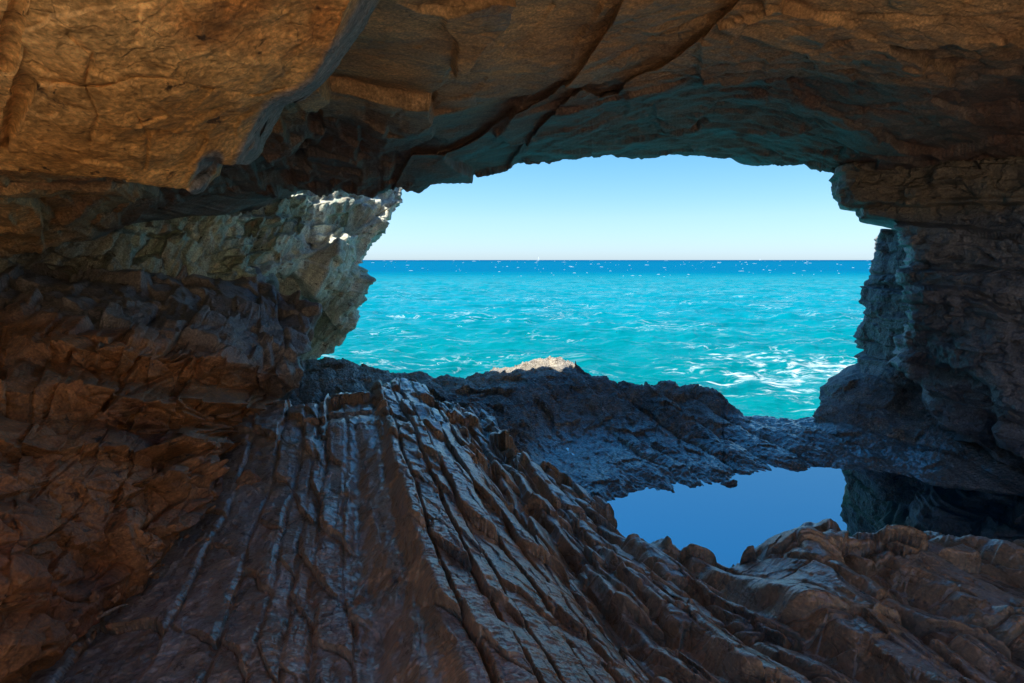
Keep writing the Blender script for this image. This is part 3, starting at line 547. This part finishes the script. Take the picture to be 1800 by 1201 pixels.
# ------------------------------------------------------------------ outer rim of the floor, round the pool
def build_rim():
    nx, ny = int(1000 * RES), int(420 * RES)
    X = spaced(-600, 3200, nx, (430, 1820))
    rim = [(-600, 660), (400, 640), (520, 636), (585, 635), (610, 642), (640, 648), (690, 656), (735, 662), (760, 671), (800, 670), (830, 666), (850, 661), (868, 653), (900, 650), (930, 643), (965, 634), (985, 636), (1008, 643),
           (1025, 655), (1040, 668), (1070, 676), (1090, 682), (1110, 688), (1130, 686), (1150, 688), (1195, 686), (1240, 698), (1262, 702), (1270, 710), (1272, 722), (1290, 732), (1320, 741), (1360, 740), (1400, 743), (1430, 741),
           (1500, 735), (1700, 740), (2000, 760), (3200, 800)]
    yt = smooth_curve(rim, X, 2.0, 14, 8.)
    t = np.linspace(0, 1, ny)[:, None]; PX = np.repeat(X[None], ny, 0); PY = yt[None] + (1120 - yt[None]) * t
    T = TPS([(1430, 741, 7.6), (1320, 741, 7.7), (1200, 690, 8.3), (985, 638, 9.0), (900, 650, 9.0), (740, 664, 8.8), (620, 645, 8.8), (520, 640, 8.6), (560, 700, 7.0), (700, 720, 7.0), (900, 750, 6.7), (1000, 775, 6.93), (1000, 700, 7.8),
             (1100, 760, 7.05), (1200, 785, 6.6), (1300, 798, 6.38), (1060, 858, 5.45), (1110, 855, 5.60), (1160, 848, 5.69), (1215, 842, 5.78), (1265, 835, 5.87), (1400, 812, 6.17), (1530, 808, 6.25), (1650, 832, 5.8), (1800, 845, 5.6), (1600, 760, 7.0), (1800, 790, 6.2), (-600, 680, 7.5), (3200, 850, 5.0),
             (1050, 800, 6.42), (1060, 830, 5.9), (1100, 900, 5.2), (1300, 890, 5.45), (1500, 890, 5.5), (1400, 850, 5.85), (1600, 860, 5.7), (1700, 930, 5.2), (1300, 1100, 4.1), (800, 1100, 4.2), (1900, 1100, 4.2)])
    P = ray(PX, PY) * T(PX, PY)[..., None]
    P = fold(P, [(0.0, 0.25, -0.03), (0, 0.7, -0.3), (0.0, 1.3, -1.2), (0, 2.2, -2.6)], False, 14)
    f = P.reshape(-1, 3)
    wp = f + 0.14 * np.stack([fbm(f, 0.6, 3, 105), fbm(f, 0.6, 3, 106), fbm(f, 0.6, 3, 107)], -1); B = bed(wp)
    px, py = topx(f)
    above = ss(-2.28, -2.0, f[:, 2])
    s = f @ NV + 0.12 * fbm(f, 1.1, 3, 104); k, fr, th = layers(s, 44, 0.22, 0.6)
    rr = np.sqrt(np.clip(1 - (2 * fr - 1) ** 2, 0, 1) + .01)
    ridge = 0.15 * rr + 0.08 * (rnd(k, 45) - .5)
    rt = ss(1000, 1200, px)
    H = above * (ridge * (0.25 + 0.85 * rt) - 0.02 - 0.05 * rt) + 0.10 * fbm(f, 0.9, 4, 101) * (0.3 + 0.7 * above)
    H += above * 0.05 * facet(B, (0.28, 0.4, 0.5), 102, 1, 1.2) + (0.25 + 0.75 * above) * (0.016 * fbm(wp, (0.10, 0.16, 0.2), 5, 103, 0.62, True) + 0.012 * facet(f, 0.05, 108, 1, 1))
    H += 0.036 * (1 - above) * fbm(B, (0.13, 0.32, 1), 5, 109, .6)
    # undercut lips along the pool side of each ridge
    f = f + np.stack([0.05 * above * fbm(f, 0.15, 3, 110), -0.25 * H, H], -1)
    return mesh_grid('rock_rim', f.reshape(P.shape), M_rim)
tag(build_rim(), 'dark pitted rock rim around the tide pool, pale and sunlit along its seaward crest', kind='structure')

# ------------------------------------------------------------------ right pillar and the stack behind it
def wall_sheet(name, ctrl, sil, yr, xr_, nx, ny, mat, seed, amp, folds, extra=None, jit=5.0, feats=()):
    nx, ny = int(nx * RES), int(ny * RES)
    Y = np.linspace(yr[0], yr[1], ny); a = np.array(sil, float); xl = np.interp(Y, a[:, 0], a[:, 1]) + (16 if name == 'rock_stack' else 6)
    q = np.stack([Y / 8, 0 * Y, 0 * Y + seed], -1); xl = xl + jit * fbm(q, 1., 4, seed)
    t = np.linspace(0, 1, nx); t = np.where(t > 0.9, (1850 - 1500) / (xr_ - 1500) + (t - 0.9) / 0.1 * (1 - (1850 - 1500) / (xr_ - 1500)), t / 0.9 * (1850 - 1500) / (xr_ - 1500))
    PX = xl[:, None] + (xr_ - xl)[:, None] * t[None]; PY = np.repeat(Y[:, None], nx, 1)
    Z = TPS(ctrl)(PX, PY)
    for pl, am, wd, dec in feats:
        s_ = sd(PX, PY, pl); Z *= 1 + am * (ss(-wd, wd, s_) - 0.5) * np.exp(-np.abs(s_) / dec)
    P = ray(PX, PY) * Z[..., None]
    P = fold(P.transpose(1, 0, 2), folds, False, 12).transpose(1, 0, 2)
    n = soft_normals(P, 16); f = P.reshape(-1, 3)
    wp = f + 0.06 * np.stack([fbm(f, 0.8, 3, seed + 5), fbm(f, 0.8, 3, seed + 6), fbm(f, 0.8, 3, seed + 7)], -1)
    zz = wp[:, 2] + 0.07 * wp[:, 0]
    k, fr, th = layers(zz + 0.05 * fbm(f, (0.9, .9, .5), 3, seed + 8), seed, 0.12, 0.85)
    j = np.floor((wp[:, 0] + wp[:, 1]) / (0.5 + 0.6 * rnd(k, seed + 2)) + 5 * rnd(k, seed + 3)).astype(int)
    D = amp * (0.16 * fbm(f, 1.1, 4, seed + 1) + 0.20 * (rnd(k, seed + 9) - .5) + 0.12 * (rnd(k, seed + 10, j) - .5) - 0.05 * np.exp(-(np.minimum(fr, 1 - fr) * th / 0.012) ** 2) + 0.03 * (fr - .5))
    B = np.stack([wp[:, 0], wp[:, 1], zz], -1)
    D += amp * (0.06 * bricks(np.stack([B[:, 2], B[:, 0] + 0.25 * B[:, 2], B[:, 1]], -1), (0.22, 0.45, 0.6), seed + 20, 1, 1.5, 0.25, 0.010) + 0.05 * facet(B, (0.5, 0.5, 0.4), seed + 11, 1, 1.4) + 0.03 * facet(B, (0.18, 0.18, 0.09), seed + 12, 1, 1.1) + 0.016 * fbm(f, 0.10, 5, seed + 13, 0.6))
    k, fr, th = layers(zz, seed + 40, 0.03, 0.14); D += amp * 0.045 * (rnd(k, seed + 41, np.floor((wp[:, 0] + wp[:, 1]) / 0.35 + 4 * rnd(k, seed + 42)).astype(int)) - .5)
    if extra is not None: D += extra(f, wp)
    D = blur(D.reshape(P.shape[:2]), 1).ravel()
    return mesh_grid(name, (f + n.reshape(-1, 3) * D[:, None]).reshape(P.shape), mat)
o = wall_sheet('rock_stack', [(1540, 420, 8.6), (1620, 420, 7.0), (1505, 535, 8.5), (1500, 620, 8.4), (1620, 600, 6.9), (1430, 741, 7.6), (1500, 720, 7.4), (1600, 740, 7.0), (1800, 700, 6.3), (1700, 500, 6.5), (2400, 500, 5.5), (1500, 800, 6.7), (1700, 850, 6.1), (2400, 850, 5.2)],
    [(385, 1592), (398, 1586), (402, 1556), (412, 1546), (425, 1540), (455, 1543), (472, 1536), (490, 1528), (510, 1516), (530, 1506), (536, 1508), (544, 1524), (560, 1516), (575, 1508), (592, 1500), (608, 1496), (622, 1503), (640, 1508), (652, 1520), (668, 1496),
     (680, 1466), (695, 1444), (715, 1434), (741, 1430), (780, 1440), (900, 1460)], (392, 880), 2300, 420, 520, M_stack, 201, 0.6,
    [(0, 0.12, 0), (0.15, 0.45, 0), (1.2, 1.6, 0)], feats=(([(1440, 700), (1520, 660), (1620, 640), (1750, 700)], 0.04, 14, 40), ([(1500, 545), (1560, 560), (1640, 556)], 0.015, 5, 25), ([(1500, 500), (1560, 500), (1640, 515)], -0.012, 4, 20)))
tag(o, 'grey pitted rock stack standing behind the right pillar, its foot running down to the pool', 'rock stack')
o = wall_sheet('rock_pillar', [(1500, 320, 6.3), (1600, 320, 5.9), (1800, 320, 5.2), (1600, 400, 5.9), (1600, 500, 5.8), (1800, 500, 4.9), (1620, 620, 5.9), (1680, 720, 5.9), (1800, 700, 5.0), (1750, 800, 5.7), (1850, 820, 5.5), (2400, 300, 3.9), (2400, 800, 3.9), (2400, 1000, 3.9), (1800, 900, 5.2), (1500, 200, 6.3), (2400, 200, 4)],
    [(200, 1490), (298, 1488), (312, 1492), (330, 1493), (346, 1500), (350, 1520), (358, 1528), (376, 1530), (382, 1552), (392, 1588), (400, 1606), (415, 1602), (430, 1600), (445, 1614), (456, 1612), (466, 1600), (480, 1600), (500, 1604), (508, 1618), (540, 1622), (570, 1606),
     (600, 1592), (630, 1580), (650, 1592), (680, 1640), (720, 1655), (760, 1690), (790, 1712), (815, 1770), (850, 1850), (1000, 1900)], (230, 1000), 2500, 360, 560, M_pillar, 231, 0.8,
    [(0, 0.12, 0), (0.15, 0.45, 0), (1.0, 1.6, 0), (2.5, 3.0, 0)],
    feats=(([(1480, 350), (1590, 362), (1800, 358), (2000, 360)], -0.02, 4, 30), ([(1560, 392), (1700, 395), (1800, 418), (2000, 430)], 0.05, 6, 50), ([(1600, 456), (1700, 470), (1800, 480), (2000, 500)], -0.03, 5, 30),
           ([(1610, 508), (1700, 520), (1760, 545), (2000, 560)], 0.04, 6, 60), ([(1600, 640), (1700, 650), (1745, 690), (1760, 760), (1790, 800)], -0.05, 10, 60)))
tag(o, 'tall brown layered rock pillar holding up the ceiling on the right', 'rock pillar')

# ------------------------------------------------------------------ unseen additions: ochre gully to bounce sun in, side walls to stop leaks
def slab_grid(name, c0, cu, cv, nu, nv, amp, sc, seed, mat, axis):
    u, v = np.meshgrid(np.linspace(0, 1, nu), np.linspace(0, 1, nv)); c0, cu, cv = map(np.array, (c0, cu, cv))
    P = c0 + u[..., None] * cu + v[..., None] * cv; f = P.reshape(-1, 3).astype(float)
    f = f + np.array(axis) * (amp * (fbm(f, sc, 4, seed) + facet(f, sc * 0.7, seed + 1, 1, 1)))[:, None]
    return mesh_grid(name, f.reshape(P.shape), mat)
tag(slab_grid('bounce_ground', (-9, -16, -1.7), (24, 0, 0), (0, 14.2, 0.1), 160, 120, 0.12, 2.0, 401, M_bounce, (0, 0, 1)), 'unseen sunlit ochre terrain added behind the cave to bounce warm light in', kind='structure')
tag(slab_grid('bounce_slope', (-9, -12.5, -2), (24, 0, 0), (0, -5, 7), 120, 60, 0.35, 2.5, 405, M_bounce, (0, 1, 0)), 'unseen sunlit ochre slope added behind the cave to bounce warm light in', kind='structure')
tag(slab_grid('bounce_bank', (6.3, -16, -2.5), (0, 12.6, 0), (2.2, 0, 7), 120, 60, 0.3, 2.2, 417, M_bounce, (-1, 0, 0)), 'unseen sunlit ochre bank added behind the cave to bounce warm light in', kind='structure')
tag(slab_grid('light_block_left', (-4.6, -3.5, -2.5), (0, 9.5, 0), (-0.6, 0, 5.5), 160, 60, 0.3, 2.2, 409, M_ledge, (1, 0, 0)), 'unseen ochre rock wall closing the cave on its left, added to stop light leaks', kind='structure')
tag(slab_grid('light_block_right', (5.6, -3.2, -3), (0.9, 8.5, 0), (0.3, 0, 7.5), 100, 60, 0.2, 2.2, 413, M_pillar, (-1, 0, 0)), 'unseen dark rock wall closing the cave on its right, added to stop sun leaks', kind='structure')

# ------------------------------------------------------------------ tide pool
def water_mat(name, col, rough, ior, bumps, spec=0.5, extra=None):
    m = bpy.data.materials.new(name); m.use_nodes = True; b = m.node_tree.nodes['Principled BSDF']
    b.inputs['Base Color'].default_value = (*col, 1); b.inputs['Roughness'].default_value = rough; b.inputs['IOR'].default_value = ior
    b.inputs['Specular IOR Level'].default_value = spec
    N = m.node_tree.nodes; L = m.node_tree.links.new
    g = N.new('ShaderNodeNewGeometry'); prev = None
    for sc, dist, det in bumps:
        mp = N.new('ShaderNodeMapping'); mp.inputs['Scale'].default_value = (0.55, 1.0, 1.0); L(g.outputs['Position'], mp.inputs[0])
        n = N.new('ShaderNodeTexNoise'); n.inputs['Scale'].default_value = sc; n.inputs['Detail'].default_value = det; L(mp.outputs[0], n.inputs['Vector'])
        bp = N.new('ShaderNodeBump'); bp.inputs['Distance'].default_value = dist; L(n.outputs['Fac'], bp.inputs['Height'])
        if prev: L(prev, bp.inputs['Normal'])
        prev = bp.outputs[0]
    if prev: L(prev, b.inputs['Normal'])
    return m
POOL_Z = -2.2
u, v = np.meshgrid(np.linspace(-0.4, 8.5, 60), np.linspace(3.0, 7.6, 40))
tag(mesh_grid('tide_pool_water', np.stack([u, v, 0 * u + POOL_Z], -1), water_mat('pool_water', (0.0, 0.03, 0.05), 0.015, 6.5, [(3.0, 0.0006, 2)])), 'still blue water of the tide pool mirroring the sky', kind='structure')

# ------------------------------------------------------------------ sea
def build_sea():
    H = CAM_Z
    # rows by distance, columns by bearing, all real positions on the water
    dep = np.r_[np.linspace(0.0002, 0.004, int(24 * RES)), np.linspace(0.0045, 0.34, int(470 * RES)), np.linspace(0.36, 1.0, 20)]
    dist = H / dep; bear = np.r_[np.linspace(-1.6, -0.45, 40), np.linspace(-0.44, 0.75, int(900 * RES)), np.linspace(0.77, 1.8, 40)]
    X = bear[None] * dist[:, None]; Yy = np.repeat(dist[:, None], len(bear), 1)
    f = np.stack([X.ravel(), Yy.ravel(), 0 * X.ravel()], -1)
    row = np.repeat(np.abs(np.gradient(dist))[:, None], len(bear), 1).ravel()
    h = 0 * row
    rng = np.random.RandomState(4)
    wx = f[:, 0] + 2.5 * perlin(f, 9., 301); wy = f[:, 1] + 2.5 * perlin(f, 9., 302)
    for i in range(26):
        lam = 1.1 * 1.17 ** i * (0.9 + .2 * rng.rand()) if i < 14 else 0.7 + 3.5 * rng.rand()
        an = rng.normal(-0.35, 0.55); kx, ky = math.sin(an), math.cos(an); ph = rng.rand() * 6.28
        a = 0.012 * lam ** 0.85; c = np.sin((wx * kx + wy * ky) * 6.283 / lam + ph)
        h += a * (1 - 1.6 * np.abs(c) ** 1.2 * 0.6 + 0.3 * c) * np.clip(lam / (1.8 * row) - .4, 0, 1)
    g = fbm(f, (4.5, 2.0, 1), 4, 303, 0.55, True); h += 0.10 * (g - .6) * np.clip(2.5 / (1.6 * row) - .4, 0, 1)
    g2 = fbm(f, (0.9, 0.45, 1), 3, 313, 0.55, True); h += 0.03 * (g2 - .6) * np.clip(0.8 / (1.6 * row) - .4, 0, 1)
    f[:, 2] = h - 0.1
    m = water_mat('sea_water', (0, 0.3, 0.4), 0.12, 1.33, [(0.45, 0.45, 4), (2.2, 0.14, 5)], 0.35)
    N = m.node_tree.nodes; L = m.node_tree.links.new; b = N['Principled BSDF']; geo = N.new('ShaderNodeNewGeometry')
    sep = N.new('ShaderNodeSeparateXYZ'); L(geo.outputs['Position'], sep.inputs[0])
    def nz(sc, det, scale, ro=.55, dist=0):
        mp = N.new('ShaderNodeMapping'); mp.inputs['Scale'].default_value = scale; L(geo.outputs['Position'], mp.inputs[0])
        n = N.new('ShaderNodeTexNoise'); n.inputs['Scale'].default_value = sc; n.inputs['Detail'].default_value = det; n.inputs['Roughness'].default_value = ro; n.inputs['Distortion'].default_value = dist
        L(mp.outputs[0], n.inputs['Vector']); return n.outputs['Fac']
    def mr(x, a, c, lo=0., hi=1.):
        r = N.new('ShaderNodeMapRange'); r.interpolation_type = 'SMOOTHSTEP'
        for k_, v_ in ((1, a), (2, c), (3, lo), (4, hi)): r.inputs[k_].default_value = v_
        L(x, r.inputs[0]); return r.outputs[0]
    def mt(op, a, c):
        x = N.new('ShaderNodeMath'); x.operation = op
        for s_, v_ in ((0, a), (1, c)):
            if isinstance(v_, bpy.types.NodeSocket): L(v_, x.inputs[s_])
            else: x.inputs[s_].default_value = v_
        return x.outputs[0]
    def mix(fa, a, c):
        x = N.new('ShaderNodeMix'); x.data_type = 'RGBA'
        for s_, v_ in ((0, fa), (6, a), (7, c)):
            if isinstance(v_, bpy.types.NodeSocket): L(v_, x.inputs[s_])
            else: x.inputs[s_].default_value = v_ if s_ == 0 else (*v_, 1)
        return x.outputs[2]
    y = mt('ADD', sep.outputs[1], mt('MULTIPLY', mt('SUBTRACT', nz(0.03, 4, (0.5, 1, 1)), 0.5), 60.))
    # sandy shallows, then weed and depth: the water's own colour
    c = mix(mr(sep.outputs[1], 13, 45), (0.0, 0.165, 0.178), (0.0, 0.20, 0.25))
    c = mix(mr(y, 70, 230), c, (0.0, 0.105, 0.21))
    c = mix(mr(y, 500, 2500), c, (0.0, 0.075, 0.17))
    c = mix(mr(nz(0.35, 6, (0.45, 1, 1), .65), 0.42, 0.66, 0.0, 0.45), c, (0.0, 0.11, 0.14))
    # foam
    strk = nz(0.9, 8, (0.35, 1.0, 1), 0.65, 1.2); f1 = mr(strk, 0.62, 0.72)
    big = nz(0.18, 3, (0.6, 1, 1)); f1 = mt('MULTIPLY', f1, mr(big, 0.42, 0.6))
    lines = mt('ABSOLUTE', mt('SUBTRACT', nz(0.55, 6, (0.4, 1, 1), 0.6, 1.0), 0.5), 0.)
    f2 = mt('MULTIPLY', mr(lines, 0.016, 0.0), 0.5)
    dx = mt('MULTIPLY', mt('SUBTRACT', sep.outputs[0], 9.0), 0.22); dy = mt('MULTIPLY', mt('SUBTRACT', sep.outputs[1], 18.0), 0.19)
    d2 = mt('ADD', mt('MULTIPLY', dx, dx), mt('MULTIPLY', dy, dy)); reg = mr(d2, 1.3, 0.0)
    f3 = mt('MULTIPLY', mr(mt('ADD', nz(1.7, 9, (0.45, 1, 1), 0.68, 1.5), mt('MULTIPLY', reg, 0.13)), 0.61, 0.78), mr(reg, 0.0, 0.3))
    nearf = mr(sep.outputs[1], 110, 30)
    foam = mt('MAXIMUM', mt('MULTIPLY', mt('MAXIMUM', mt('MULTIPLY', f1, 0.4), mt('MULTIPLY', f2, mr(big, 0.45, .6))), nearf), f3)
    c = mix(foam, c, (0.48, 0.56, 0.57)); L(c, b.inputs['Base Color'])
    # far off one sees into the faces of the waves, and they mirror little of the sky
    df = N.new('ShaderNodeBsdfDiffuse'); L(c, df.inputs[0]); ms = N.new('ShaderNodeMixShader'); out = [n for n in N if n.type == 'OUTPUT_MATERIAL'][0]
    L(mr(sep.outputs[1], 10, 170, 0.35, 0.985), ms.inputs[0]); L(b.outputs[0], ms.inputs[1]); L(df.outputs[0], ms.inputs[2]); L(ms.outputs[0], out.inputs[0])
    L(mt('ADD', mt('MULTIPLY', foam, 0.6), 0.12), b.inputs['Roughness'])
    o = mesh_grid('sea', f.reshape(*X.shape, 3), m, True, False)
    return o
tag(build_sea(), 'turquoise choppy sea turning deep blue towards the horizon', kind='structure')

def plain(name, col, rough=0.6, spec=0.3):
    m = bpy.data.materials.new(name); m.use_nodes = True; b = m.node_tree.nodes['Principled BSDF']; N = m.node_tree.nodes
    n = N.new('ShaderNodeTexNoise'); n.inputs['Scale'].default_value = 3; x = N.new('ShaderNodeMix'); x.data_type = 'RGBA'
    x.inputs[6].default_value = (*[v * 0.9 for v in col], 1); x.inputs[7].default_value = (*col, 1)
    m.node_tree.links.new(n.outputs['Fac'], x.inputs[0]); m.node_tree.links.new(x.outputs[2], b.inputs['Base Color'])
    b.inputs['Roughness'].default_value = rough; b.inputs['Specular IOR Level'].default_value = spec; return m
M_foam = plain('foam', (0.26, 0.38, 0.44), 0.9)

def raw_mesh(name, V, Fc, mat, parent=None, smooth=False):
    me = bpy.data.meshes.new(name); me.from_pydata([tuple(map(float, v)) for v in V], [], Fc); me.materials.append(mat)
    if smooth: me.polygons.foreach_set('use_smooth', [True] * len(me.polygons))
    o = bpy.data.objects.new(name, me); C.objects.link(o)
    if parent: o.parent = parent
    return o
# whitecaps: small breaking crests, too many to count
rng = np.random.RandomState(12); V = []; Fc = []
for i in range(270):
    dep = 0.0006 + 0.030 * rng.rand() ** 2.2 if i < 230 else 0.03 + 0.13 * rng.rand()
    d = CAM_Z / dep; bx = (-0.32 + 1.02 * rng.rand()) * d; base = len(V)
    ln = d * (0.0007 + 0.0075 * rng.rand() ** 4); hh = min(1.1, d * (0.0003 + 0.0007 * rng.rand())); n = 9
    for k in range(n):
        s_ = k / (n - 1) * 2 - 1; e = math.sqrt(max(0, 1 - s_ * s_)) * (0.5 + 0.7 * rng.rand()); yy = d + 0.3 * ln * s_ * (rng.rand() - .5)
        for (oy, oz) in ((-0.9 * hh, -0.05), (-0.3 * hh, hh * e * 0.9), (0.5 * hh, hh * e * .7), (1.0 * hh, -0.05)): V.append((bx + ln * 0.5 * s_, yy + oy, oz + 0.02 + (0.12 if d < 130 else 0.05)))
    for k in range(n - 1):
        for q in range(3): a = base + k * 4 + q; Fc.append((a, a + 4, a + 5, a + 1))
tag(raw_mesh('whitecaps', V, Fc, M_foam, None, True), 'scattered white foam crests on the choppy sea out to the horizon', 'foam', 'stuff')

# ------------------------------------------------------------------ sailing boats
M_sail = plain('sail_cloth', (0.88, 0.88, 0.86), 0.8); M_hull = plain('hull_paint', (0.8, 0.8, 0.8), 0.4); M_spar = plain('spar', (0.5, 0.5, 0.52), 0.4)
def boat(px, dist, scale, label):
    u_ = (px - 900) / 1000. / CP
    r = bpy.data.objects.new('sailing_boat', None); C.objects.link(r); r.location = (u_ * dist, dist, 0); r.scale = (scale,) * 3; r.rotation_euler = (0, R(4), R(125))
    tag(r, label, 'sailing boat', group='sailing boats on the horizon')
    V = []; Fc = []; n = 13
    for k in range(n):
        s_ = k / (n - 1) * 2 - 1; wd = 1.5 * (1 - abs(s_) ** 2.4 * (1 if s_ > 0 else 0.5)); sh = 1.1 + 0.35 * s_ * s_
        V += [(s_ * 6, -wd, sh), (s_ * 6, -wd * .6, 0.0), (s_ * 6 * .95, 0, -0.5), (s_ * 6, wd * .6, 0.0), (s_ * 6, wd, sh), (s_ * 6, 0, sh + .12)]
    for k in range(n - 1):
        for q in range(6): a = k * 6 + q; b_ = k * 6 + (q + 1) % 6; Fc.append((a, b_, b_ + 6, a + 6))
    Fc.append(tuple(range(6))[::-1]); Fc.append(tuple(range((n - 1) * 6, n * 6)))
    raw_mesh('hull', V, Fc, M_hull, r)
    V = []; Fc = []
    for z in (0.9, 17.5):
        for k in range(8): V.append((0.6 + 0.1 * math.cos(k * .785), 0.1 * math.sin(k * .785), z))
    Fc = [(k, (k + 1) % 8, 8 + (k + 1) % 8, 8 + k) for k in range(8)]; raw_mesh('mast', V, Fc, M_spar, r)
    def sail(nm, base0, base1, head, belly):
        V = []; Fc = []; n = 9
        for i in range(n):
            t = i / (n - 1)
            for j in range(n):
                q = j / (n - 1); a = np.array(base0) * (1 - q) + np.array(base1) * q; p = a * (1 - t) + np.array(head) * t
                p[1] += belly * math.sin(math.pi * q) * (1 - t) ** .6 + belly * .4 * math.sin(math.pi * t); V.append(p)
        for i in range(n - 1):
            for j in range(n - 1): a = i * n + j; Fc.append((a, a + 1, a + n + 1, a + n))
        o = raw_mesh(nm, V, Fc, M_sail, r, True); md = o.modifiers.new('thick', 'SOLIDIFY'); md.thickness = 0.04
    sail('mainsail', (0.4, 0, 2.2), (-5.2, 0, 2.4), (0.4, 0, 17.2), 0.9); sail('jib', (5.6, 0, 1.5), (0.9, 0, 1.9), (0.8, 0, 15.5), 0.7)
boat(946, 2000, 1.0, 'white sailing boat heeling on the horizon left of centre, the larger of the two')
boat(1327.5, 3600, 0.8, 'tiny white sail on the horizon towards the right, the farther boat')

# ------------------------------------------------------------------ loose stones
def stone(name, px, py, zc, size, seed, mat, label, cat='stone', group=None, rot=0.0, facets=1.5):
    import bmesh
    bm = bmesh.new(); bmesh.ops.create_icosphere(bm, subdivisions=6, radius=1.0)
    V = np.array([v.co[:] for v in bm.verts]); q = V + seed * 3.1
    o_, t_, a_, b_ = worley(q, 0.9, seed); D = 1 + 0.22 * fbm(q, 1.1, 3, seed) + facets * (0.16 * o_ + 0.18 * t_) + 0.02 * fbm(q, 0.12, 3, seed + 3)
    V = V * D[:, None] * np.array(size) / 2
    me = bpy.data.meshes.new(name); 
    for v, c in zip(bm.verts, V): v.co = c
    for fc in bm.faces: fc.smooth = True
    bm.to_mesh(me); bm.free(); me.materials.append(mat)
    o = bpy.data.objects.new(name, me); C.objects.link(o); p = ray(np.array(px, float), np.array(py, float)) * zc
    o.location = (p[0], p[1], p[2] + CAM_Z); o.rotation_euler = (0.2 * math.sin(seed), 0.2 * math.cos(seed * 2), rot)
    tag(o, label, cat, group=group); return o
G = 'loose stones on the cave floor'
bpy.context.view_layer.update(); DG = bpy.context.evaluated_depsgraph_get()
def land(px, py):
    """where the line of sight through this point of the photograph meets the rock"""
    d = Vector(ray(np.array(px, float), np.array(py, float)).tolist()).normalized()
    ok, loc, nrm, *_ = S.ray_cast(DG, Vector((0, 0, CAM_Z)), d); return loc, nrm, (loc - Vector((0, 0, CAM_Z))).length
def put(o, px, py, sink=0.3):
    loc, nrm, _ = land(px, py); o.location = loc + nrm * (max(o.dimensions) * 0.5 * sink); return o
put(stone('boulder', 432, 830, 3.75, (0.17, 0.22, 0.24), 1, M_stone, 'angular brown boulder wedged between the left ledge and the ridged floor', 'boulder'), 432, 845, 0.5)
put(stone('pebble', 398, 968, 2.62, (0.05, 0.035, 0.025), 2, M_pebble, 'pale pebble lying beside the crack, upper of the two', 'pebble', G), 398, 970)
put(stone('pebble', 371, 1018, 2.36, (0.03, 0.03, 0.025), 3, M_pebble, 'small round pebble in the crack, lower of the two', 'pebble', G), 371, 1020)
put(stone('rock_flake', 180, 735, 3, (0.16, 0.10, 0.06), 9, M_ledge, 'flat angular flake of rock lying loose on a step of the left ledge', 'rock flake'), 180, 737)
stone('boulder', 1280, 851, 5.65, (0.17, 0.10, 0.07), 5, M_rim, 'small dark rock breaking the surface of the tide pool', 'rock')
rs = np.random.RandomState(5); protos = []
for i in range(46):
    t_ = rs.rand(); px_, py_ = 400 - 300 * t_ + rs.normal(0, 22), 880 + 270 * t_ + rs.normal(0, 16); sz_ = 0.018 + 0.05 * rs.rand() ** 2
    if i < 5:
        o = stone('rubble_stone', px_, py_, 2, (1.0, 0.7, 0.5), 20 + i, M_stone, 'small brown chip of rubble in the crease below the left ledge', 'stone', 'rubble below the left ledge'); protos.append(o)
    else:
        o = protos[i % 5].copy(); C.objects.link(o)
    o.scale = (sz_, sz_, sz_); o.rotation_euler = (rs.rand() * .6, rs.rand() * .6, rs.rand() * 6)
    loc, nrm, _ = land(px_, py_); o.location = loc + nrm * sz_ * 0.15
# driftwood stick
a_, n1, _ = land(172, 1087); b_, n2, _ = land(232, 1057); a_ = a_ + n1 * 0.012; b_ = b_ + n2 * 0.012
V = []; Fc = []; n = 14
ax = (b_ - a_); u1 = ax.normalized().cross(Vector((0, 0, 1))).normalized(); u2 = ax.normalized().cross(u1)
for k in range(n):
    t_ = k / (n - 1); r_ = (0.009 - 0.006 * t_) * (1 + 0.15 * math.sin(7 * t_)) * (0.5 if k in (0, n - 1) else 1); c_ = a_ + ax * t_ + u1 * 0.006 * math.sin(5 * t_) + Vector((0, 0, 0.012 * math.sin(math.pi * t_)))
    for q in range(8): V.append(c_ + u1 * r_ * math.cos(q * math.pi / 4) + u2 * r_ * math.sin(q * math.pi / 4))
for k in range(n - 1):
    for q in range(8): Fc.append((k * 8 + q, k * 8 + (q + 1) % 8, k * 8 + 8 + (q + 1) % 8, k * 8 + 8 + q))
Fc += [tuple(range(8))[::-1], tuple(range((n - 1) * 8, n * 8))]
tag(raw_mesh('driftwood_stick', V, Fc, M_pebble, None, True), 'thin pale stick lying among the rubble at the lower left', 'stick')
print('scene built', sum(len(o.data.vertices) for o in bpy.data.objects if o.type == 'MESH'))
